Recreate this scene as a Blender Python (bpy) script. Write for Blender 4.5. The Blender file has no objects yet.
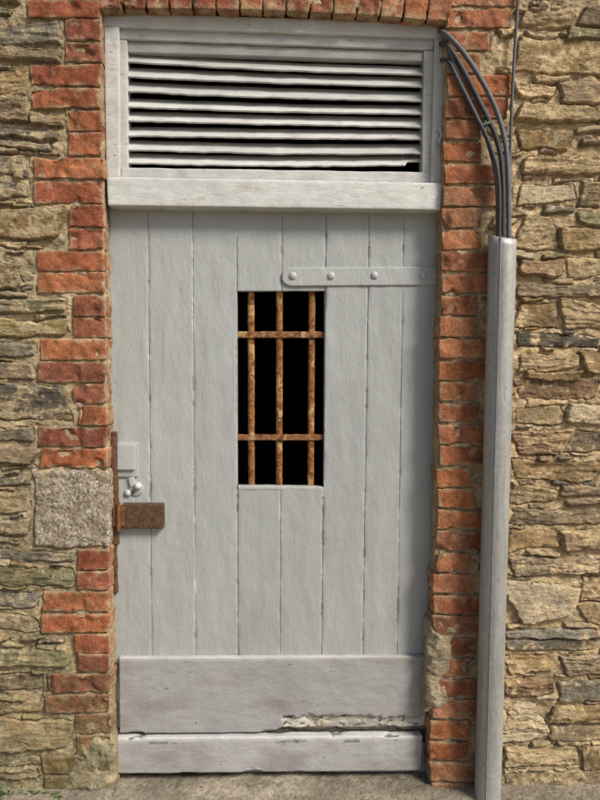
import bpy, math, random
import numpy as np
from mathutils import Matrix, Vector
random.seed(7); rng=np.random.RandomState(11)

# ------------------------------------------------------------------ camera model
C=np.array([0.0,-2.14,1.552]); F=620.0
yaw,pit,rol=math.radians(1.9),math.radians(3.9),0.0066
f0=np.array([math.sin(yaw),math.cos(yaw),0]); r0=np.array([math.cos(yaw),-math.sin(yaw),0]); zz=np.array([0,0,1.0])
fw=f0*math.cos(pit)-zz*math.sin(pit); u0=f0*math.sin(pit)+zz*math.cos(pit)
rt=r0*math.cos(rol)+u0*math.sin(rol); up=u0*math.cos(rol)-r0*math.sin(rol)
def W(px,py,y=0.0):
    """survey point of the photographed facade -> metres on the vertical plane at depth y"""
    ray=fw*F+rt*(px-300)+up*(400-py)
    return C+ray*((y-C[1])/ray[1])
cd=bpy.data.cameras.new("camera"); cam=bpy.data.objects.new("camera",cd); bpy.context.scene.collection.objects.link(cam)
cd.sensor_fit='VERTICAL'; cd.sensor_height=36; cd.sensor_width=27; cd.lens=36*F/800; cd.clip_end=1000; cd.clip_start=0.05
M=Matrix.Identity(4)
for i in range(3):
    M[i][0]=rt[i];M[i][1]=up[i];M[i][2]=-fw[i];M[i][3]=C[i]
cam.matrix_world=M; bpy.context.scene.camera=cam

# ------------------------------------------------------------------ noise
def _h(ix,iy,iz,seed):
    s=(seed*974634777+1013)&0xFFFFFFFF
    n=(ix.astype(np.int64)*374761393+iy.astype(np.int64)*668265263+iz.astype(np.int64)*2147483647+s)&0xFFFFFFFF
    n=((n^(n>>13))*1274126177)&0xFFFFFFFF
    n=((n^(n>>16))*2246822519)&0xFFFFFFFF
    return ((n^(n>>15))&0xFFFFFF)/float(0xFFFFFF)*2-1
def vn(x,y,z,seed=0):
    x,y,z=np.broadcast_arrays(x,y,z)
    ix,iy,iz=np.floor(x),np.floor(y),np.floor(z); fx,fy,fz=x-ix,y-iy,z-iz
    fx=fx*fx*(3-2*fx);fy=fy*fy*(3-2*fy);fz=fz*fz*(3-2*fz)
    def c(a,b,d): return _h(ix+a,iy+b,iz+d,seed)
    x00=c(0,0,0)*(1-fx)+c(1,0,0)*fx; x10=c(0,1,0)*(1-fx)+c(1,1,0)*fx
    x01=c(0,0,1)*(1-fx)+c(1,0,1)*fx; x11=c(0,1,1)*(1-fx)+c(1,1,1)*fx
    return (x00*(1-fy)+x10*fy)*(1-fz)+(x01*(1-fy)+x11*fy)*fz
def fbm(x,y,z,o=3,seed=0):
    r=0;a=1;t=0
    for k in range(o):
        r=r+a*vn(x*2**k,y*2**k,z*2**k,seed+k*17); t+=a; a*=.5
    return r/t

# ------------------------------------------------------------------ mesh accumulation
class Acc:
    def __init__(s): s.v=[];s.f=[];s.c=[];s.n=0
    def add(s,v,f,c):
        v=np.asarray(v,float); c=np.asarray(c,float)
        if c.ndim==1: c=np.tile(c[:3],(len(v),1))
        s.v.append(v);s.c.append(c[:,:3]);s.f.append(np.asarray(f,int)+s.n);s.n+=len(v)
    def build(s,name,mat,parent=None,smooth=True):
        v=np.concatenate(s.v);f=np.concatenate(s.f);c=np.concatenate(s.c)
        me=bpy.data.meshes.new(name)
        me.vertices.add(len(v));me.vertices.foreach_set("co",v.ravel())
        me.loops.add(f.size);me.loops.foreach_set("vertex_index",f.ravel().astype(np.int32))
        me.polygons.add(len(f));me.polygons.foreach_set("loop_start",(np.arange(len(f))*4).astype(np.int32))
        me.update(calc_edges=True)
        me.polygons.foreach_set("use_smooth",np.full(len(f),smooth))
        a=me.color_attributes.new("Col",'FLOAT_COLOR','POINT')
        a.data.foreach_set("color",np.hstack([np.clip(c,0,1),np.ones((len(c),1))]).ravel())
        me.validate()
        o=bpy.data.objects.new(name,me);bpy.context.scene.collection.objects.link(o)
        if mat: me.materials.append(mat)
        if parent: o.parent=parent
        return o
def axis(a,r,res):
    inner=max(a-r,1e-5); n=max(1,int(round(2*inner/res)))
    mid=list(np.linspace(-inner,inner,n+1))
    return np.array([-a,-a+r*.35]+mid+[a-r*.35,a]) if r<a*.95 else np.array([-a,-a*.6,0,a*.6,a])
def rbox(hx,hy,hz,r,res=.02):
    ax=[axis(hx,r,res),axis(hy,r,res),axis(hz,r,res)];P=[];Q=[];n=0
    for k in range(3):
        i,j=(k+1)%3,(k+2)%3
        A,B=np.meshgrid(ax[i],ax[j],indexing='ij');nu,nv=A.shape
        for sg in(-1,1):
            p=np.zeros((nu*nv,3));p[:,i]=A.ravel();p[:,j]=B.ravel();p[:,k]=sg*[hx,hy,hz][k]
            idx=np.arange(nu*nv).reshape(nu,nv)+n
            q=np.stack([idx[:-1,:-1],idx[1:,:-1],idx[1:,1:],idx[:-1,1:]],-1).reshape(-1,4)
            if sg<0:q=q[:,::-1]
            P.append(p);Q.append(q);n+=nu*nv
    P=np.concatenate(P);Q=np.concatenate(Q)
    _,first,inv=np.unique(np.round(P,6),axis=0,return_index=True,return_inverse=True)
    inv=inv.ravel();P=P[first];Q=inv[Q]
    h=np.array([hx,hy,hz]);rr=np.minimum(r,h*.9)
    q=np.clip(P,-(h-rr),(h-rr));d=P-q;L=np.linalg.norm(d,axis=1,keepdims=True);nrm=d/np.maximum(L,1e-9)
    return q+nrm*rr,nrm,Q
def slab(acc,quad,y0,y1,r=.003,amp=.0005,fr=30,res=.02,col=(.5,.5,.5),seed=0,mod=None,cvar=0.0,stretch=(1,1,1)):
    """slab whose front face is the quad (TL,TR,BR,BL) on plane y0, extruded back to y1"""
    TL,TR,BR,BL=[W(a,b,y0) for a,b in quad]
    w=(np.linalg.norm(TR-TL)+np.linalg.norm(BR-BL))/2;h=(np.linalg.norm(TL-BL)+np.linalg.norm(TR-BR))/2
    return slabw(acc,TL,TR,BR,BL,w,h,y0,y1,r,amp,fr,res,col,seed,mod,cvar,stretch)
def slabw(acc,TL,TR,BR,BL,w,h,y0,y1,r,amp,fr,res,col,seed,mod,cvar,stretch):
    p,n,q=rbox(w/2,(y1-y0)/2,h/2,r,res)
    u=(p[:,0]/w+.5)[:,None];v=(p[:,2]/h+.5)[:,None]
    o=(BL*(1-u)+BR*u)*(1-v)+(TL*(1-u)+TR*u)*v
    o[:,1]=p[:,1]+(y0+y1)/2
    if amp:
        s=fbm(o[:,0]*fr*stretch[0],o[:,1]*fr*stretch[1],o[:,2]*fr*stretch[2],4,seed)
        o=o+n*(s*amp)[:,None]
    c=np.tile(np.array(col,float),(len(o),1))
    if cvar: c*=(1+cvar*fbm(o[:,0]*25,o[:,1]*25,o[:,2]*25,3,seed+5))[:,None]
    if mod: o,c=mod(o,c,u[:,0],v[:,0],n)
    acc.add(o,q,c)
def wslab(acc,x0,x1,z0,z1,y0,y1,**k):
    d=dict(r=.003,amp=.0005,fr=30,res=.02,col=(.5,.5,.5),seed=0,mod=None,cvar=0,stretch=(1,1,1));d.update(k)
    slabw(acc,np.array([x0,y0,z1]),np.array([x1,y0,z1]),np.array([x1,y0,z0]),np.array([x0,y0,z0]),x1-x0,z1-z0,y0,y1,*[d[i] for i in('r','amp','fr','res','col','seed','mod','cvar','stretch')])
def tube(acc,path,rad,col,nseg=12,amp=0,seed=0,fr=60,flat=1.0):
    path=np.array(path,float);m=len(path);T=np.gradient(path,axis=0);T/=np.linalg.norm(T,axis=1,keepdims=True)
    ref=np.array([0,1.0,0]);V=[]
    for i in range(m):
        a=np.cross(T[i],ref);a/=np.linalg.norm(a);b=np.cross(a,T[i])
        for k in range(nseg):
            t=2*math.pi*k/nseg;V.append(path[i]+rad*(a*math.cos(t)+b*math.sin(t)*flat))
    V=np.array(V)
    if amp:
        cen=np.repeat(path,nseg,0);d=V-cen;V=cen+d*(1+amp*fbm(V[:,0]*fr,V[:,1]*fr,V[:,2]*fr,3,seed))[:,None]
    f=[]
    for i in range(m-1):
        for k in range(nseg):
            k2=(k+1)%nseg;f.append((i*nseg+k,i*nseg+k2,(i+1)*nseg+k2,(i+1)*nseg+k))
    acc.add(V,f,col)
def dome(acc,c,r,h,col,n=16,m=5):
    V=[];f=[]
    for i in range(m+1):
        t=i/m*math.pi/2
        for k in range(n):
            a=2*math.pi*k/n;rr=r*math.cos(t)+1e-5
            V.append((c[0]+rr*math.cos(a),c[1]-h*math.sin(t),c[2]+rr*math.sin(a)))
    for i in range(m):
        for k in range(n):
            k2=(k+1)%n;f.append((i*n+k,i*n+k2,(i+1)*n+k2,(i+1)*n+k))
    acc.add(V,f,col)
def empty(name):
    e=bpy.data.objects.new(name,None);bpy.context.scene.collection.objects.link(e);return e

# ------------------------------------------------------------------ materials
def mat(name,vars=(),patches=(),rough=.8,metal=0,bumps=(),spec=.3):
    m=bpy.data.materials.new(name);m.use_nodes=True;nt=m.node_tree;N=nt.nodes;L=nt.links
    b=N["Principled BSDF"];b.inputs["Roughness"].default_value=rough;b.inputs["Metallic"].default_value=metal
    b.inputs["Specular IOR Level"].default_value=spec
    tc=N.new("ShaderNodeTexCoord");at=N.new("ShaderNodeAttribute");at.attribute_name="Col"
    def noise(sc,st,det=6,off=0,ro=.6):
        mp=N.new("ShaderNodeMapping");L.new(tc.outputs["Object"],mp.inputs["Vector"])
        mp.inputs["Scale"].default_value=st;mp.inputs["Location"].default_value=(off,off*.7,off*1.3)
        n=N.new("ShaderNodeTexNoise");n.inputs["Scale"].default_value=sc;n.inputs["Detail"].default_value=det;n.inputs["Roughness"].default_value=ro
        L.new(mp.outputs[0],n.inputs["Vector"]);return n.outputs["Fac"]
    col=at.outputs["Color"];off=0
    for sc,st,lo,hi in vars:
        off+=3.1
        r=N.new("ShaderNodeMapRange");r.inputs[1].default_value=.3;r.inputs[2].default_value=.7;r.inputs[3].default_value=lo;r.inputs[4].default_value=hi
        L.new(noise(sc,st,off=off),r.inputs[0])
        mx=N.new("ShaderNodeVectorMath");mx.operation='SCALE';L.new(col,mx.inputs[0]);L.new(r.outputs[0],mx.inputs["Scale"]);col=mx.outputs[0]
    for sc,st,thr,wd,c,strg in patches:
        off+=5.3
        r=N.new("ShaderNodeMapRange");r.inputs[1].default_value=thr;r.inputs[2].default_value=thr+wd;r.inputs[3].default_value=0;r.inputs[4].default_value=strg
        L.new(noise(sc,st,off=off),r.inputs[0])
        mx=N.new("ShaderNodeMix");mx.data_type='RGBA';L.new(r.outputs[0],mx.inputs[0]);L.new(col,mx.inputs[6]);mx.inputs[7].default_value=(*c,1);col=mx.outputs[2]
    L.new(col,b.inputs["Base Color"])
    prev=None
    for sc,st,dist in bumps:
        off+=2.7
        bp=N.new("ShaderNodeBump");bp.inputs["Distance"].default_value=dist;bp.inputs["Strength"].default_value=1
        L.new(noise(sc,st,off=off,det=5),bp.inputs["Height"])
        if prev:L.new(prev,bp.inputs["Normal"])
        prev=bp.outputs[0]
    if prev:L.new(prev,b.inputs["Normal"])
    return m
I=(1,1,1)
MORT=np.array([.50,.385,.235])
m_stone=mat("rubble_stone",vars=[(14,(1,1,2),.72,1.28),(70,(1,1,2),.70,1.25),(380,I,.76,1.24)],
  patches=[(9,(1,1,1.6),.56,.1,(.52,.40,.245),.55),(35,I,.61,.05,(.60,.53,.41),.55),(24,(1,1,2),.62,.05,(.065,.052,.038),.65),(22,(1,1,1.5),.61,.06,(.35,.20,.08),.55),(110,(1,1,1.5),.65,.04,(.06,.05,.04),.65)],
  rough=.92,bumps=[(45,(1,1,2),.007),(130,(1,1,1.5),.0045),(330,I,.003)],spec=.15)
m_brick=mat("brick_clay",vars=[(18,I,.70,1.28),(90,I,.74,1.25),(400,I,.85,1.15)],
  patches=[(20,I,.60,.08,(.46,.34,.21),.6),(34,I,.61,.07,(.10,.055,.04),.6),(110,I,.65,.04,(.06,.03,.022),.8),(150,I,.66,.04,(.58,.45,.33),.6)],
  rough=.88,bumps=[(55,I,.006),(170,I,.004),(420,I,.002)],spec=.15)
m_granite=mat("granite",vars=[(60,I,.7,1.3)],patches=[(120,I,.55,.04,(.12,.09,.065),.8),(95,I,.57,.04,(.68,.61,.50),.85),(25,I,.55,.1,(.38,.27,.15),.6),(230,I,.61,.04,(.05,.04,.035),.8)],rough=.9,bumps=[(90,I,.012),(260,I,.005)],spec=.2)
m_paint=mat("grey_door_paint",vars=[(3,(1,1,.6),.93,1.06),(14,(2,1,.6),.965,1.035)],
  patches=[(7,(1.5,1,.6),.54,.2,(.31,.30,.275),.35),(34,(2,1,.8),.715,.03,(.20,.15,.10),.6),(60,(1,1,.9),.735,.012,(.26,.10,.025),.95),(48,(1,1,.35),.725,.02,(.58,.58,.55),.6),(5,(5,1,.25),.62,.12,(.22,.20,.17),.35)],
  rough=.42,bumps=[(16,(1.2,1,.7),.004),(90,(2,1,.5),.0011),(330,I,.0004)],spec=.4)
m_kick=mat("kickboard_paint",vars=[(5,I,.88,1.08),(30,(.5,1,1.6),.93,1.06)],
  patches=[(8,(.6,1,1.6),.54,.18,(.24,.215,.18),.5),(45,(.6,1,1.2),.67,.03,(.13,.09,.06),.8),(120,I,.69,.02,(.11,.065,.04),.8),(60,(.6,1,1),.70,.02,(.6,.58,.55),.6)],
  rough=.5,bumps=[(22,(.6,1,1.3),.003),(120,(.4,1,2),.0011),(330,I,.0005)],spec=.35)
m_white=mat("white_frame_paint",vars=[(8,I,.86,1.06),(50,(.5,1,1.5),.93,1.05)],
  patches=[(60,(.6,1,2),.64,.05,(.20,.17,.14),.75),(14,I,.56,.15,(.34,.315,.28),.5),(150,I,.68,.03,(.13,.09,.06),.8)],
  rough=.5,bumps=[(26,(.4,1,1.4),.003),(160,(.5,1,1.5),.001)],spec=.35)
m_rust=mat("rusted_iron",vars=[(50,I,.55,1.25)],patches=[(30,(1,1,.5),.54,.05,(.46,.33,.14),.8),(50,I,.52,.05,(.11,.042,.02),.85),(90,I,.57,.05,(.40,.16,.035),.85),(170,I,.61,.04,(.05,.025,.015),.8)],rough=.85,bumps=[(140,I,.003)],spec=.2)
m_hasp=mat("brown_rust_steel",vars=[(50,I,.6,1.4)],patches=[(30,I,.56,.1,(.22,.09,.035),.7),(90,I,.60,.04,(.04,.025,.02),.8)],rough=.6,metal=.25,bumps=[(150,I,.003)])
m_galv=mat("galvanised_steel",vars=[(5,(3,3,.3),.80,1.12),(60,I,.86,1.1),(30,(3,3,.15),.90,1.07)],patches=[(14,(3,3,.3),.54,.12,(.25,.24,.22),.55),(90,I,.65,.04,(.15,.11,.08),.7),(40,(2,2,.7),.66,.04,(.55,.55,.53),.5)],rough=.52,metal=.4,bumps=[(50,(1,1,.3),.002)],spec=.35)
m_rub=mat("cable_rubber",vars=[(60,I,.8,1.2)],rough=.6,bumps=[(200,I,.001)])
m_ground=mat("stone_paving",vars=[(6,I,.7,1.25),(60,I,.7,1.3)],patches=[(12,I,.58,.1,(.12,.125,.06),.6),(120,I,.6,.05,(.06,.05,.04),.7),(160,I,.62,.04,(.6,.54,.45),.6),(25,I,.6,.05,(.08,.07,.05),.6)],rough=.9,bumps=[(40,I,.012),(300,I,.004)],spec=.2)
m_dark=mat("dark_plaster",vars=[(8,I,.5,1.6)],rough=.95)
m_leaf=mat("weed_leaf",vars=[(60,I,.7,1.3)],rough=.6)

# ------------------------------------------------------------------ jamb courses (photo survey)
YD=.078
def xl(py): return 100.8+(py-20)*.0145      # left arris of opening
def xr(py): return 446.5-(py-20)*.0225      # right arris
left=[(-46,-26,30),(-24,-4,30),(0,17,28),(19,40,65),(42,62,65),(65,86,30),(88,108,30),(110,131,68),(133,155,68),(157,178,33),(181,203,33),(205,226,70),(228,249,68),
(251,271,36),(273,293,38),(296,316,73),(318,338,73),(340,360,40),(362,382,38),(384,404,73),(406,425,75),(427,447,38),(449,468,40),
(550,570,77),(572,590,77),(592,612,42),(614,633,42),(635,653,75),(655,672,77),(675,693,45),(695,713,45),(715,733,75),(736,754,75),(757,775,42),(777,797,44)]
rects=[]; bricks=Acc()
def bcol(side,py):
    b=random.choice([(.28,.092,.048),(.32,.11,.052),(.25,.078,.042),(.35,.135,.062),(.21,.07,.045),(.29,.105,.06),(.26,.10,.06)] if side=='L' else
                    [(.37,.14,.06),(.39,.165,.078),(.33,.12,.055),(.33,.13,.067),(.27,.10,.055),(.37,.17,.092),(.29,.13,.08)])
    k=random.uniform(.85,1.12); c=np.array(b)*k
    if side=='L' and py>640: g=min(1,(py-640)/130)*.62; c=c*(1-g)+np.array([.18,.16,.075])*g
    return c
def bmod(o,c,u,v,n):
    e=np.minimum(np.minimum(u,1-u)*2.2,np.minimum(v,1-v)*.8)
    s=fbm(o[:,0]*35,o[:,1]*35,o[:,2]*35,3,91)
    k=np.clip((.10-e+s*.20)*5,0,.75)[:,None]
    c=c*(1-k)+MORT*k*.82
    gg=np.clip((.42-o[:,2])*1.4+s*.5,0,.5)[:,None]*(o[:,0]<0)[:,None]
    c=c*(1-gg)+np.array([.14,.145,.06])*gg
    s2=fbm(o[:,0]*16,o[:,1]*16,o[:,2]*16,3,33); chip=np.clip(s2-.26,0,1)*.030
    o=o-n*chip[:,None]
    return o,c
def brick(x0,x1,y0,y1,side,quad=None,depth=.102):
    j=lambda:random.uniform(-.9,.9)
    q=quad or [(x0+j(),y0+j()),(x1+j(),y0+j()),(x1+j(),y1+j()),(x0+j(),y1+j())]
    yf=-.003+random.uniform(-.0035,.003)
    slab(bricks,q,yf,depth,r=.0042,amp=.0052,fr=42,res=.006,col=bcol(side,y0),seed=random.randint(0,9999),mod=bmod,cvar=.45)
def regrect(x0,x1,y0,y1):
    a=W(x0,y0);b=W(x1,y1);rects.append((a[0],b[0],b[2],a[2]))
for t,b,x0 in left:
    x1=xl(t)+random.uniform(-1.5,.8)
    brick(x0,x1,t,b,'L');regrect(x0-3,x1,t-2,b+2)
regrect(30,110,468,550)
gr=Acc()
def gmod(o,c,u,v,n):
    s=fbm(o[:,0]*90,o[:,1]*90,o[:,2]*90,2,15)
    return o-n*(np.clip(s-.15,0,1)*.007)[:,None],c*(1+.5*s)[:,None]
slab(gr,[(33,472),(108,471),(108.5,547),(34,548)],-.006,.1,r=.010,amp=.010,fr=26,res=.0038,col=(.40,.34,.26),seed=5,cvar=.4,mod=gmod)
y=-38.; i=0; lon=[0,1,1,0,0,1,1,0]
while y<800:
    h=22.4-(y*.0022); e=xr(y)
    L_=lon[i%8] ; x1=e+(68 if L_ else 39)+random.uniform(-4,4)
    if y+h<1: x1=e+68
    brick(e+(random.uniform(-.8,2.2) if not(632<y<690) else random.uniform(3,7)),x1,y+1.2,y+h-1.2,'R')
    regrect(e-2,x1+3,y-1,y+h+1); y+=h;i+=1
na=15
for k in range(na):
    def pt(t,rr):
        x=99+t*351;yb=9+13*t-10*4*t*(1-t)*.5
        tilt=(t-.5)*.30
        return (x+tilt*rr,yb-rr)
    a,b=(k+.035)/na,(k+.965)/na
    brick(0,0,0,0,'L' if k<9 else 'R',quad=[pt(a,66),pt(b,66),pt(b,0),pt(a,0)])
regrect(95,455,-60,22)
surround=empty("brick_door_surround")
bricks.build("brick_jambs_and_arch",m_brick,surround)
gr.build("granite_block",m_granite,surround)
core=Acc()
zb=-.02
aL=W(xl(20),20)[0]; aL2=W(xl(780),780)[0]; aR=W(xr(20),20)[0]; aR2=W(xr(780),780)[0]
OXL=(aL+aL2)/2; OXR=(aR+aR2)/2; OZT=W(275,6)[2]
wslab(core,OXL-.16,OXL-.003,zb,OZT+.3,.010,.30,amp=.004,res=.009,col=MORT*.85,cvar=.3,seed=3)
wslab(core,OXR+.003,OXR+.16,zb,OZT+.3,.010,.30,amp=.004,res=.009,col=MORT*.85,cvar=.3,seed=4)
wslab(core,OXL-.004,OXR+.004,OZT+.004,OZT+.25,.006,.30,amp=.003,res=.012,col=MORT*.85,cvar=.3,seed=6)
core.build("reveal_mortar",m_stone,surround)
pt_=Acc()
def pmod(o,c,u,v,n):
    s=fbm(o[:,0]*22,o[:,1]*22,o[:,2]*22,4,77)
    edge=np.minimum(np.minimum(u,1-u),np.minimum(v,1-v)*1.3)
    o=o.copy(); o[:,1]+=np.clip(.30-edge+s*.40,0,1)*.045*(n[:,1]<.5)
    return o,c
slab(pt_,[(430,622),(458,626),(452,704),(425,716)],-.008,.10,r=.012,amp=.012,fr=30,res=.0045,col=(.38,.31,.21),seed=9,cvar=.5,mod=pmod)
slab(pt_,[(78,738),(114,741),(116,800),(55,802)],-.012,.08,r=.02,amp=.016,fr=24,res=.005,col=(.28,.245,.15),seed=19,cvar=.5,mod=pmod)
pt_.build("patch_render",m_stone,surround)

# ------------------------------------------------------------------ rubble wall
def rng_axis(segs):
    out=[]
    for a,b,s in segs:
        n=max(1,int(round((b-a)/s)));out+=list(np.linspace(a,b,n,endpoint=False))
    out.append(segs[-1][1]);return np.array(out)
XA=rng_axis([(-4,-1.7,.04),(-1.7,-1.25,.009),(-1.25,OXL-.02,.003),(OXL-.02,OXR+.02,.03),(OXR+.02,1.3,.003),(1.3,1.8,.009),(1.8,4,.04)])
ZA=rng_axis([(-.05,2.95,.0028),(2.95,3.2,.01),(3.2,5,.05)])
X,Z=np.meshgrid(XA,ZA)
wx=fbm(X*9,Z*9,0*X,3,1)*.018+fbm(X*50,Z*50,0*X,2,2)*.0065
wz=fbm(X*8,Z*8,0*X+5,3,3)*.013+fbm(X*34,Z*45,0*X,3,4)*.0068
rough=fbm(X*60,Z*60,0*X,3,5); stri=fbm(X*12,Z*85,0*X,4,6); big=fbm(X*12,Z*22,0*X,3,8)
H=-.006+fbm(X*18,Z*24,0*X,4,7)*.012+rough*.0034
mtone=fbm(X*5,Z*7,0*X,3,9)
COL=MORT[None,None,:]*(1+.28*mtone+.28*rough)[...,None]
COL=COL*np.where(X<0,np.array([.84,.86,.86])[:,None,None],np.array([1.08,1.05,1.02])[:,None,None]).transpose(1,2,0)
BR=np.zeros(X.shape,bool)
for a,b,c,d in rects: BR|=(X+wx*.5>a)&(X+wx*.5<b)&(Z>c)&(Z<d)
cell=.006; ox,oz=-4.1,-.2; OC=np.zeros((int(5.4/cell),int(8.2/cell)),bool)
def ocr(x0,x1,z0,z1): return slice(max(0,int((z0-oz)/cell)),max(0,int((z1-oz)/cell))),slice(max(0,int((x0-ox)/cell)),max(0,int((x1-ox)/cell)))
for r_ in rects: OC[ocr(*r_)]=True
OC[ocr(OXL-.03,OXR+.03,-.1,OZT+.02)]=True
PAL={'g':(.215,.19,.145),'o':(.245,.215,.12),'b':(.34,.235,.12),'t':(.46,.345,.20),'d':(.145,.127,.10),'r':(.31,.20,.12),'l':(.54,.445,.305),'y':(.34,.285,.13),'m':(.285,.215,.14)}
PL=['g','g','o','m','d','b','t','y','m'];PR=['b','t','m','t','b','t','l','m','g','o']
stones=[]
def place(x0,x1,z0,z1,col,force=False):
    s=ocr(x0,x1,z0,z1)
    if not force and OC[s].any(): return False
    OC[s]=True; stones.append((x0,x1,z0,z1,col)); return True
EX=[(-70,22,58,45,'g'),(-60,50,60,62,'m'),(-50,70,26,95,'b'),(-40,100,27,122,'m'),(-60,127,60,151,'g'),(-30,156,28,175,'d'),(-60,180,28,200,'g'),(-40,207,62,238,'b'),
(-50,256,18,290,'b'),(-60,299,66,314,'o'),(-40,318,68,336,'y'),(-60,341,34,358,'g'),(-30,362,34,380,'m'),(-20,385,67,420,'d'),(-60,429,34,443,'g'),(-30,448,34,464,'m'),
(-40,478,30,488,'d'),(-60,491,28,515,'t'),(-30,520,28,545,'m'),(-50,552,72,561,'g'),(-60,568,70,586,'o'),(-20,592,38,608,'g'),(-60,614,38,630,'m'),(-40,650,68,666,'o'),(-60,676,42,690,'m'),(-30,700,42,713,'t'),(-40,720,70,750,'t'),(-50,757,38,778,'m'),
(523,12,578,29,'t'),(582,8,660,30,'m'),(519,38,640,76,'b'),(519,82,556,97,'t'),(562,84,650,105,'m'),(519,103,600,122,'t'),(519,129,570,150,'b'),(575,126,640,148,'m'),(522,156,600,175,'t'),(519,183,575,203,'l'),(580,185,650,206,'t'),
(519,216,557,250,'t'),(562,228,640,251,'b'),(519,258,562,275,'r'),(567,258,640,277,'t'),(519,284,640,299,'m'),(518,305,556,330,'b'),(560,304,640,330,'t'),(518,336,600,349,'d'),(518,355,580,371,'t'),(584,353,650,374,'b'),
(517,380,600,399,'r'),(516,405,560,424,'t'),(565,404,650,425,'l'),(515,430,566,455,'r'),(571,431,640,452,'m'),(514,461,600,480,'b'),(513,486,556,502,'t'),(560,484,640,505,'m'),(512,509,600,524,'m'),(511,530,556,550,'b'),(561,529,640,552,'t'),(511,557,640,574,'m'),
(509,584,577,622,'l'),(582,580,650,600,'b'),(583,605,650,624,'t'),(507,631,600,650,'g'),(507,656,560,672,'b'),(565,655,640,674,'m'),(506,680,556,695,'r'),(560,680,640,700,'g'),(505,702,545,741,'l'),(550,706,640,722,'b'),(550,727,640,742,'m'),(505,748,580,766,'t'),(584,747,640,768,'b'),(504,773,600,790,'m')]
for x0,y0_,x1,y1_,k in EX:
    if (y1_-y0_)>18 and k in 'gom' and random.random()<.4:
        ym=y0_+(y1_-y0_)*random.uniform(.4,.65); sp=[(y0_,ym-1,x0,x1),(ym+1,y1_,x0+random.uniform(-4,10),x1-random.uniform(-3,18))]
    else: sp=[(y0_,y1_,x0,x1)]
    for ya,yb_,xa,xb in sp:
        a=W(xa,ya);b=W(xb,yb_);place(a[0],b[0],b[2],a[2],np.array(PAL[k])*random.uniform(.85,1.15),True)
for (w0,w1,h0,h1,n) in [(.16,.34,.05,.10,4000),(.10,.24,.03,.06,9000),(.06,.14,.015,.035,16000),(.03,.08,.010,.018,20000)]:
    for _ in range(n):
        cx=random.uniform(-3.9,3.8);cz=random.uniform(0,4.9)
        if abs(cx)>2 and w1<.12: continue
        w=random.uniform(w0,w1);h=random.uniform(h0,h1)
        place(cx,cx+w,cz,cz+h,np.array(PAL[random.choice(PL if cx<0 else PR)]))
for s_i,(x0,x1,z0,z1,c) in enumerate(stones):
    m=.035
    i0,i1=np.searchsorted(ZA,[z0-m,z1+m]);j0,j1=np.searchsorted(XA,[x0-m,x1+m])
    if i1-i0<2 or j1-j0<2: continue
    S=(slice(i0,i1),slice(j0,j1))
    cx,cz=(x0+x1)/2,(z0+z1)/2;hw,hh=(x1-x0)/2+.001,(z1-z0)/2+.0005
    a=random.uniform(-.045,.045);lx=X[S]-cx+wx[S];lz=Z[S]-cz+wz[S]
    lx,lz=lx*math.cos(a)+lz*math.sin(a),-lx*math.sin(a)+lz*math.cos(a)
    hh2=hh*(1+random.uniform(-.35,.2)*lx/hw)
    r=min(hh*.5,.010)*random.uniform(.4,1.2)
    qx=np.abs(lx)-hw+r+lz*random.uniform(-.5,.5);qz=np.abs(lz)-hh2+r
    d=np.sqrt(np.maximum(qx,0)**2+np.maximum(qz,0)**2)+np.minimum(np.maximum(qx,qz),0)-r
    pro=random.uniform(-.003,.014)
    prof=np.clip(-d/.0055,0,1)**.5
    lam=random.choice([.25,.45,.7,1.1])       # how strongly this stone is laminated
    h=-.010+(pro+.010)*prof+(lx*random.uniform(-.04,.04)+lz*random.uniform(-.10,.14))+stri[S]*.005*lam+rough[S]*.0022+big[S]*.003
    lay=(lz+big[S]*.016+wz[S]*.5)/random.uniform(.008,.022)
    fr_=lay-np.floor(lay); h=h+((fr_-.5)*random.uniform(.001,.004)*random.choice([-1,1])+(np.floor(lay)%3-1)*random.uniform(0,.0024))*prof*lam
    inside=(d<0)&(~BR[S])
    sm=np.clip((mtone[S]*.8+big[S]+rough[S]*.8-.24)*3.5,0,.88)
    k=random.uniform(.82,1.18)
    cc=(c*k)[None,None,:]*(1+.35*stri[S]*lam+.35*big[S]+.38*rough[S]-.2*lam*(fr_<.12))[...,None]
    warm=np.clip(vn(X[S]*20+s_i,Z[S]*32,0*X[S],12)*.6,0,1)[...,None]
    cc=cc*(1-warm*.5)+np.array([.39,.245,.105])*warm*.5
    cc=cc*(1-sm[...,None])+COL[S]*sm[...,None]
    crev=np.clip(1-np.abs(d)/.003,0,1)*np.clip(.55+1.5*big[S]+1.3*rough[S],0,1.3)
    H[S]=np.where(inside,np.maximum(h,H[S]-.006*(1-sm)),H[S])-crev*.0065
    COL[S]=np.where(inside[...,None],cc,COL[S])*(1-.38*np.clip(crev,0,1)[...,None])  # crevice shade painted in: colour darkened along the stone edges
H=np.where(BR,-.0065+rough*.0025+fbm(X*20,Z*20,0*X,2,44)*.003,H)
COL=np.where(BR[...,None],(MORT*.92)[None,None,:]*(1+.25*mtone+.35*rough)[...,None],COL)
g=np.clip((.60-Z)*1.5+fbm(X*10,Z*10,0*X,3,21)*.7-.1,0,.5)*np.where(X<0,1,.3)
COL=COL*(1-g[...,None])+np.array([.16,.16,.08])*g[...,None]
g2=np.clip(fbm(X*4,Z*6,0*X,3,23)*1.2-.15,0,.4)*np.where(X<0,.9,.25)
COL=COL*(1-g2[...,None])+np.array([.21,.205,.13])*g2[...,None]
nz,nx=X.shape;V=np.stack([X,-H,Z],-1).reshape(-1,3);idx=np.arange(nz*nx).reshape(nz,nx)
q=np.stack([idx[:-1,:-1],idx[:-1,1:],idx[1:,1:],idx[1:,:-1]],-1)
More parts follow.
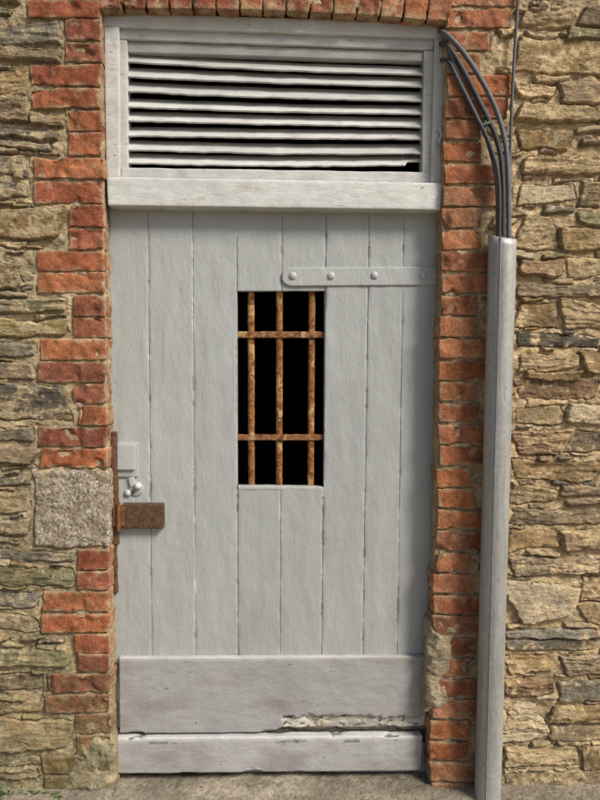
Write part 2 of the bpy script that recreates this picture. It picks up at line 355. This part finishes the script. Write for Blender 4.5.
xc=(XA[:-1]+XA[1:])/2;zc=(ZA[:-1]+ZA[1:])/2;XC,ZC=np.meshgrid(xc,zc)
keep=~((XC>OXL-.006)&(XC<OXR+.006)&(ZC<OZT+.012))
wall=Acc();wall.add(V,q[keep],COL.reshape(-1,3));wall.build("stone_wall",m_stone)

# ------------------------------------------------------------------ door
door=empty("wooden_door")
def dx(pxt,py,pxb): return pxt+(pxb-pxt)*(py-210)/447.
J=[(108,114),(148,152),(192.5,195.5),(237,238),(282,280),(326.5,321.5),(369.5,362.5),(404,397),(440,430)]
pl=Acc();base=np.array([.355,.372,.366])
def pmodp(o,c,u,v,n):
    wpl=.16;ed=np.minimum(u,1-u)*wpl          # metres from the joint
    s=fbm(o[:,0]*25,o[:,1]*3,o[:,2]*13,4,55);s3=fbm(o[:,0]*9,0*u,o[:,2]*5,4,58);s4=fbm(o[:,0]*60,0*u,o[:,2]*60,2,59)
    o=o.copy();near=ed<.0038
    o[:,1]+=np.clip(s+.2,0,1)*.0038*near*(n[:,1]<.5)
    c=c.copy();kk=(near&(s+.5*s4>.36));c[kk]=c[kk]*.35+np.array([.17,.13,.09])*.65
    kk=(near&(s-.5*s4<-.38));c[kk]=c[kk]*.4+np.array([.58,.57,.54])*.6
    gr_=np.clip((.85-o[:,2])*.30+s3*.33,0,.40)[:,None];c=c*(1-gr_)+np.array([.26,.245,.215])*gr_
    return o,c
def plank(a,b,ya,yb,sd):
    g=.13
    q=[(dx(J[a][0],ya,J[a][1])+g,ya),(dx(J[b][0],ya,J[b][1])-g,ya),(dx(J[b][0],yb,J[b][1])-g,yb),(dx(J[a][0],yb,J[a][1])+g,yb)]
    slab(pl,q,YD+random.uniform(-.0014,.0014),YD+.03,r=.0017,amp=.0024,fr=9,res=.0055,col=base*random.uniform(.96,1.035),seed=sd,stretch=(2.2,1,.6),mod=pmodp)
for k in [0,1,2,5,6,7]: plank(k,k+1,205,772,k+100)
for k in [3,4]:
    plank(k,k+1,205,291,k+120);plank(k,k+1,487.5,772,k+130)
pl.build("planks",m_paint,door)
bk=Acc()
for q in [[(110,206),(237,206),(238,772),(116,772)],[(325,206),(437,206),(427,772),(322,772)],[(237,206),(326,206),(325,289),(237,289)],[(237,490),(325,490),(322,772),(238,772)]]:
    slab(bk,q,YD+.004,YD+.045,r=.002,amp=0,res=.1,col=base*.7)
bk.build("ledges",m_paint,door)
b=Acc();slab(b,[(238,486),(323,487),(323,490.5),(238,489.5)],YD-.001,YD+.03,r=.002,amp=.002,res=.006,col=base*1.1,seed=2);b.build("window_bead",m_paint,door)
kb=Acc();kc=np.array([.335,.33,.33])
def kmod(o,c,u,v,n):
    s=fbm(o[:,0]*28,o[:,1]*5,o[:,2]*40,3,66)
    reg=np.clip((u-.515)*60+s*3,0,1)*np.clip(((.225+s*.06-.03*(u>.85))-v)*30,0,1)*(n[:,1]<.3)
    reg2=np.clip((-.012+.16*fbm(o[:,0]*7,0*u,0*u,3,68)-v)*30,0,1)*(n[:,1]<.3)
    o=o.copy();o[:,1]+=reg*(.013+s*.008)+reg2*.008
    rot=np.stack([.62+.4*s,.60+.38*s,.53+.33*s],-1)*.9
    blot=(fbm(o[:,0]*45,o[:,1],o[:,2]*110,3,67)>.22)[:,None]
    rot=np.where(blot,np.array([.10,.08,.06]),rot)
    rot=np.where(((s>.36))[:,None],np.array([.36,.26,.13]),rot)
    rot=np.where((v<.045)[:,None],np.array([.04,.03,.025]),rot)  # shade of the gap underneath, painted along the rotten strip's lower edge
    c=c*(1-reg[:,None])+rot*reg[:,None]
    c=c*(1-reg2[:,None]*.6)
    dirt=np.clip(fbm(o[:,0]*5,0*u,o[:,2]*14,4,69)*.9-(v-.3)*.5,0,.45)[:,None];c=c*(1-dirt)+np.array([.21,.18,.15])*dirt
    lit_top=np.clip((v-.94)*25,0,1)[:,None];c=c*(1-lit_top*.4)+np.array([.60,.60,.58])*lit_top*.4  # light on the top chamfer, painted into the board colour
    return o,c
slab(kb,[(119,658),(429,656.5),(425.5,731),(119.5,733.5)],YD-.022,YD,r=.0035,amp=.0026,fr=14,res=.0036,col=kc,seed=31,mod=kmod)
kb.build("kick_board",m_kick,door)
sh=Acc();slab(sh,[(117,728),(427,727),(425,742),(117,744)],YD-.004,YD+.001,r=.001,amp=.001,res=.02,col=(.05,.045,.04));sh.build("board_gap_shade",m_dark,door)  # dark strip added to paint the shade between the two boards
wb=Acc()
def wmod(o,c,u,v,n):
    s=fbm(o[:,0]*14,o[:,1]*20,o[:,2]*60,4,71)
    o=o.copy();o[:,2]-=np.clip(s-.1,0,1)*.012*(v>.9);o[:,2]+=np.clip(fbm(o[:,0]*12,0*u,0*u,3,72),0,1)*.012*(v<.1)
    c=c*np.where((s>.34)&(v>.82),.5,1)[:,None]
    dirt=np.clip(fbm(o[:,0]*6,0*u,o[:,2]*16,4,73)*.9+(.5-v)*.35,0,.5)[:,None];c=c*(1-dirt)+np.array([.21,.18,.15])*dirt
    lit_top=np.clip((v-.86)*12,0,1)[:,None]*np.where(s>.34,0,1)[:,None];c=c*(1-lit_top*.45)+np.array([.62,.62,.60])*lit_top*.45  # upper bevel painted paler as if catching the light
    return o,c
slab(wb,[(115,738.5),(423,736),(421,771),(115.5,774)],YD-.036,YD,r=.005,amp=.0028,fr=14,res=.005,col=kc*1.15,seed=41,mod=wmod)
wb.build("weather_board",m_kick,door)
st=Acc()
def smod(o,c,u,v,n):
    t=np.clip((.065-u)/.065,0,1);k=np.sqrt(np.clip(1-t*t*.92,.05,1))
    o=o.copy();zc_=W(287,276.5,YD)[2];o[:,2]=zc_+(o[:,2]-zc_)*np.where(t>0,k,1)
    return o,c
slab(st,[(282,267.5),(438.5,266.5),(438,285),(282,286)],YD-.007,YD+.001,r=.0022,amp=.0012,fr=22,res=.006,col=base*1.05,seed=51,mod=smod)
for x,yy in[(293,276),(331,276),(374.5,275.5),(423,275.5)]: dome(st,W(x,yy,YD-.0055),.0145,.009,base*1.08,16,5)
st.build("strap_hinge",m_paint,door)
br=Acc()
YB=.106
for x0,x1 in[(251,251.5),(279.5,279),(312,310.5)]:
    p=[W(x0+(x1-x0)*t,284+t*212,YB) for t in np.linspace(0,1,90)]
    tube(br,p,.0122,(.27,.12,.042),14,amp=.14,seed=int(x0),fr=60,flat=.7)
for y0_,y1_ in[(331.5,338),(434.5,440.5)]:
    slab(br,[(234,y0_),(327,y0_),(327,y1_),(234,y1_)],YB-.0145,YB-.0075,r=.0022,amp=.0022,fr=50,res=.005,col=(.27,.13,.06),seed=int(y0_))
br.build("window_bars",m_rust,door)
lk=Acc()
slab(lk,[(116,442),(138,442),(138,477),(116,477)],YD-.008,YD+.001,r=.002,amp=.0006,res=.008,col=base*1.0,seed=61)
slab(lk,[(117,444),(135,444),(135,470),(117,470)],YD-.019,YD-.007,r=.002,amp=.0008,res=.008,col=base*1.1,seed=62)
dome(lk,W(136,489,YD),.030,.008,base*.9,20,4);dome(lk,W(138,486,YD-.006),.014,.018,base*1.3,16,5)
dome(lk,W(128,493,YD),.014,.012,base*1.2,12,4)
slab(lk,[(128,478),(134,477),(135,486),(130,487)],YD-.010,YD+.001,r=.002,amp=.0005,res=.01,col=base*1.1,seed=63)
lk.build("lock_plate",m_paint,door)
kh=Acc();dome(kh,W(133,492,YD-.010),.0055,.002,(.03,.02,.015),10,2);kh.build("keyhole",m_hasp,door)
hs=Acc()
slab(hs,[(122,504),(163.5,504),(163.5,529),(122,529)],YD-.030,YD-.002,r=.004,amp=.0014,res=.006,col=(.10,.06,.035),seed=64)
slab(hs,[(112,507),(124,507),(124,527),(112,527)],YD-.036,YD-.012,r=.004,amp=.0014,res=.006,col=(.17,.075,.035),seed=65)
tube(hs,[W(118.5,y_,YD-.038) for y_ in np.linspace(503,531,8)],.0075,(.20,.085,.03),10,amp=.15)
hs.build("hasp",m_hasp,door)
rs=Acc()
slab(rs,[(110.8,432),(116,432),(118,545),(112.6,545)],YD-.026,YD-.001,r=.002,amp=.003,fr=40,res=.006,col=(.14,.07,.04),seed=66)
slab(rs,[(112.3,546),(116,546),(117,594),(113.5,594)],YD-.022,YD-.001,r=.002,amp=.003,fr=40,res=.006,col=(.13,.065,.035),seed=67)
rs.build("rusty_edge_strip",m_hasp,door)

# ------------------------------------------------------------------ transom louvre
vent=empty("louvre_vent");fr=Acc();wc=np.array([.53,.53,.51])
def fs(q,y0,y1,sd,k=1.0,**kw): slab(fr,q,y0,y1,r=kw.get('r',.003),amp=.0022,fr=14,res=.008,col=wc*k,seed=sd,cvar=.08)
fs([(103,12),(447,23),(447,38),(103,26)],.040,.14,1)
fs([(104,26.5),(119,26.5),(120,177),(106,177)],.040,.14,2)
fs([(435,38),(447,38),(443,183),(431,183)],.040,.14,3)
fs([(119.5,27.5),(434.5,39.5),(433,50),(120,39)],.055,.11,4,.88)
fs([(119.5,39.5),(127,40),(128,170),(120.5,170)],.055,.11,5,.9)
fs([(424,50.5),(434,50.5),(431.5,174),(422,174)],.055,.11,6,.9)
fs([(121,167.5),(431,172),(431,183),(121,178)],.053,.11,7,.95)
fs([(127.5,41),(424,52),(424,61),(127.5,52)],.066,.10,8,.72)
fs([(106.5,176.5),(442.5,182.5),(441,210),(107.5,205.5)],.018,.13,9,1.08,r=.005)
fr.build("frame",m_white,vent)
sl=Acc()
LY=[57,72,87,102,116,131,145,158.5];RY=[70,83,96,109,122,135,148,160]
for k in range(8):
    a=W(126,LY[k]+5,.064);b_=W(425.5,RY[k]+5+random.uniform(-1,1),.064)
    Ld=.058;th=.007;ang=math.radians(49+random.uniform(-4,4))
    p,n,q=rbox(np.linalg.norm(b_-a)/2,Ld/2,th/2,.0018,.01)
    t=(p[:,0]/np.linalg.norm(b_-a)+.5)
    if k==7:
        cut=(t>.94)&(p[:,1]<0);p[cut,1]+= .022
    s=fbm(p[:,0]*12,p[:,1]*60,p[:,2]*10+k*7,3,k)*.0022
    sag=random.uniform(-.003,.006);e_=fbm(p[:,0]*30,0*t,0*t+k,2,k+40)*.0025*(p[:,1]<-Ld*.3)
    yy=(p[:,1]+Ld/2+e_);o=a[None,:]*(1-t[:,None])+b_[None,:]*t[:,None]
    o[:,1]+=yy*math.cos(ang)-(p[:,2])*math.sin(ang)
    o[:,2]+=yy*math.sin(ang)+(p[:,2])*math.cos(ang)+s-sag*np.sin(t*math.pi)
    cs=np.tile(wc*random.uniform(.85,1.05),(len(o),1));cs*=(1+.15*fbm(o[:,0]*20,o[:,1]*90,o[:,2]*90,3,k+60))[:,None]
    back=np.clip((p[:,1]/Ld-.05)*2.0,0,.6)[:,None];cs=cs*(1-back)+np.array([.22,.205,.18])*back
    sl.add(o,q,cs)
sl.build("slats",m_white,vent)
hk=Acc();dome(hk,W(440,130,.038),.010,.012,wc*.9,12,4)
tube(hk,[W(440+1.5*math.sin(k*.7),130+2*k,.026) for k in range(8)],.005,wc*.8,8)
hk.build("hook",m_white,vent)

# ------------------------------------------------------------------ dark room behind
rm=Acc()
def quadp(acc,pts,col): acc.add(pts,[[0,1,2,3]],col)
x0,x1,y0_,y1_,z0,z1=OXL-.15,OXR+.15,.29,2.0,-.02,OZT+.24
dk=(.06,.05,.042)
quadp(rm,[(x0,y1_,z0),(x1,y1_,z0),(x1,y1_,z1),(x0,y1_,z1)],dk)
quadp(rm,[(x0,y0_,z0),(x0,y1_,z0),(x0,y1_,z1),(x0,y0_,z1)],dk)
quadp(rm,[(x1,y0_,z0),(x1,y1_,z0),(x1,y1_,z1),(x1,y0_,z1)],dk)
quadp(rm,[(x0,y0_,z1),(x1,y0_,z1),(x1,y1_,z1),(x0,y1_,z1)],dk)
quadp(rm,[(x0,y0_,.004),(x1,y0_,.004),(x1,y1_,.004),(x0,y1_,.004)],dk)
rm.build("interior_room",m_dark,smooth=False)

# ------------------------------------------------------------------ conduit and cables
pp=Acc();R=.0455;yc=-.056
A=W(502.5,237,yc);B=W(487.5,796,yc);A[2]=W(502,237,yc)[2]
B=np.array([B[0],yc,-.01])
n=48;m=60;V=[];f=[];cc=[]
for ring,(rad) in enumerate([R,R-.003]):
    for i in range(m+1):
        t=i/m;c0=A*(1-t)+B*t
        for k in range(n):
            a=2*math.pi*k/n;dz=0
            if i==0: dz=-.006*math.cos(a)+.012*math.sin(a)
            rr=rad*(1+.006*math.sin(t*17+a))
            V.append((c0[0]+rr*math.cos(a),c0[1]+rr*math.sin(a),c0[2]+dz));cc.append((.40,.40,.385))
o1=(m+1)*n
for i in range(m):
    for k in range(n):
        k2=(k+1)%n
        f.append((i*n+k,(i+1)*n+k,(i+1)*n+k2,i*n+k2));f.append((o1+i*n+k,o1+i*n+k2,o1+(i+1)*n+k2,o1+(i+1)*n+k))
for k in range(n):
    k2=(k+1)%n;f.append((k,k2,o1+k2,o1+k))
pp.add(V,f,cc)
s0=A+np.array([-.020,-.0415,-.004]);s1=B+np.array([-.020,-.0415,0])
tube(pp,[s0*(1-t)+s1*t for t in np.linspace(0,1,40)],.0018,(.30,.30,.29),8)
pp.build("conduit_pipe",m_galv)
def bez(pts,n=14):
    P=np.array(pts);P=np.vstack([2*P[0]-P[1],P,2*P[-1]-P[-2]]);out=[]
    for i in range(1,len(P)-2):
        for t in np.linspace(0,1,n,endpoint=False):
            a,b,c,d=P[i-1],P[i],P[i+1],P[i+2]
            out.append(.5*((2*b)+(c-a)*t+(2*a-5*b+4*c-d)*t*t+(3*b-a-3*c+d)*t**3))
    out.append(P[-2]);return out
cb=Acc();k1=(.05,.05,.055)
for pts,rad,c in [([(438,30,.05),(448,36,-.008),(466,56,-.022),(488,92,-.03),(502,128,-.04),(508,170,-.05),(509,260,-.056)],.0085,(.12,.12,.13)),
    ([(440,44,.05),(448,46,-.008),(463,70,-.02),(480,103,-.026),(497,140,-.035),(503,180,-.048),(503,260,-.056)],.0085,k1),
    ([(440,60,.05),(449,62,-.008),(458,80,-.03),(474,112,-.035),(491,148,-.045),(499,185,-.06),(499,260,-.06)],.0065,k1),
    ([(449,50,-.014),(462,84,-.014),(478,118,-.020),(490,150,-.030),(497,190,-.04),(497,260,-.045)],.006,(.07,.07,.075)),
    ([(520,-60,-.014),(518,0,-.014),(513,80,-.016),(510,160,-.02),(509,215,-.03),(507,262,-.04)],.0052,(.10,.10,.11))]:
    tube(cb,bez([W(a,b,c_) for a,b,c_ in pts]),rad,c,12)
slab(cb,[(479,124),(491,120),(492.5,123),(480.5,127)],-.040,-.018,r=.002,amp=0,res=.02,col=(.05,.09,.06))
cb.build("electric_cables",m_rub)

# ------------------------------------------------------------------ ground, threshold, weeds
gx=rng_axis([(-120,-8,8),(-8,-1.4,.2),(-1.4,1.4,.008),(1.4,8,.2),(8,120,8)])
gy=rng_axis([(-120,-8,8),(-8,-1.2,.2),(-1.2,-.35,.03),(-.35,.10,.008),(.10,.4,.05),(.4,8,1),(8,120,8)])
GX,GY=np.meshgrid(gx,gy)
gh=fbm(GX*6,GY*6,0*GX,4,30)*.012+fbm(GX*40,GY*40,0*GX,2,31)*.003
gh=np.where((np.abs(GX)<8)&(np.abs(GY)<8),gh,0)+np.where(GX<OXL,.012,0)*(np.abs(GX)<1.5)*(GY<.1)
gh=np.where(GY>.12,-.02,gh)
gc=np.array([.29,.25,.19])[None,None]*(1+.4*fbm(GX*7,GY*7,0*GX,3,32))[...,None]
gn,gm=GX.shape;gi=np.arange(gn*gm).reshape(gn,gm)
G=Acc();G.add(np.stack([GX,GY,gh],-1).reshape(-1,3),np.stack([gi[:-1,:-1],gi[:-1,1:],gi[1:,1:],gi[1:,:-1]],-1).reshape(-1,4),gc.reshape(-1,3));G.build("ground",m_ground)
th=Acc();zt=W(270,776,YD)[2]-.006
def tmod(o,c,u,v,n):
    s=fbm(o[:,0]*9,o[:,1]*14,o[:,2]*5,4,81)
    k=np.clip(s*2,0,.7)[:,None];c=c*(1-k)+np.array([.15,.14,.085])*k
    k=np.clip(-s*2-.2,0,.7)[:,None];c=c*(1-k)+np.array([.52,.45,.34])*k
    o=o.copy();o[:,2]+=s*.008*(v>.5)-.02*np.clip(np.abs((o[:,0]*3.1)%1-.5)*-20+1,0,1)*(v>.5)
    return o,c
wslab(th,OXL+.004,OXR-.004,-.08,zt,-.03,.32,r=.014,amp=.010,fr=14,res=.007,col=(.42,.35,.25),seed=88,cvar=.5,mod=tmod)
th.build("stone_threshold",m_ground)
wd=Acc()
for cpx,n_ in[((6,784),30),((-25,785),20),((60,792),8),((34,786),8)]:
    c=W(cpx[0],cpx[1],0)
    for _ in range(n_):
        bx=c[0]+random.gauss(0,.025);by=-.018-abs(random.gauss(0,.015));a=random.uniform(0,6.28);L_=random.uniform(.015,.034);w=L_*.25;l=random.uniform(.2,1.2)
        d=np.array([math.cos(a)*math.cos(l),-abs(math.sin(a))*math.cos(l),math.sin(l)]);s=np.array([-math.sin(a),math.cos(a),0])
        p0=np.array([bx,by,.014]);wd.add([p0,p0+d*L_*.5+s*w,p0+d*L_-np.array([0,0,.006]),p0+d*L_*.5-s*w],[[0,1,2,3]],np.array([.09,.15,.04])*random.uniform(.7,1.5))
wd.build("weeds",m_leaf)

# ------------------------------------------------------------------ light
el,az=math.radians(43),math.radians(180-50)
d=Vector((math.sin(az)*math.cos(el),math.cos(az)*math.cos(el),math.sin(el)))
sd=bpy.data.lights.new("sun",'SUN');sd.energy=4.5;sd.angle=math.radians(18);sd.color=(1,.94,.84)
so=bpy.data.objects.new("sun",sd);bpy.context.scene.collection.objects.link(so);so.rotation_euler=d.to_track_quat('Z','Y').to_euler();so.location=(3,-5,5)
w=bpy.data.worlds.new("World");bpy.context.scene.world=w;w.use_nodes=True;nt=w.node_tree
sk=nt.nodes.new("ShaderNodeTexSky");sk.sky_type='NISHITA';sk.sun_disc=False;sk.sun_elevation=el;sk.sun_rotation=az;sk.dust_density=3
nt.links.new(sk.outputs[0],nt.nodes["Background"].inputs[0]);nt.nodes["Background"].inputs[1].default_value=.10
v=bpy.context.scene.view_settings;v.view_transform='Standard';v.look='None';v.exposure=0
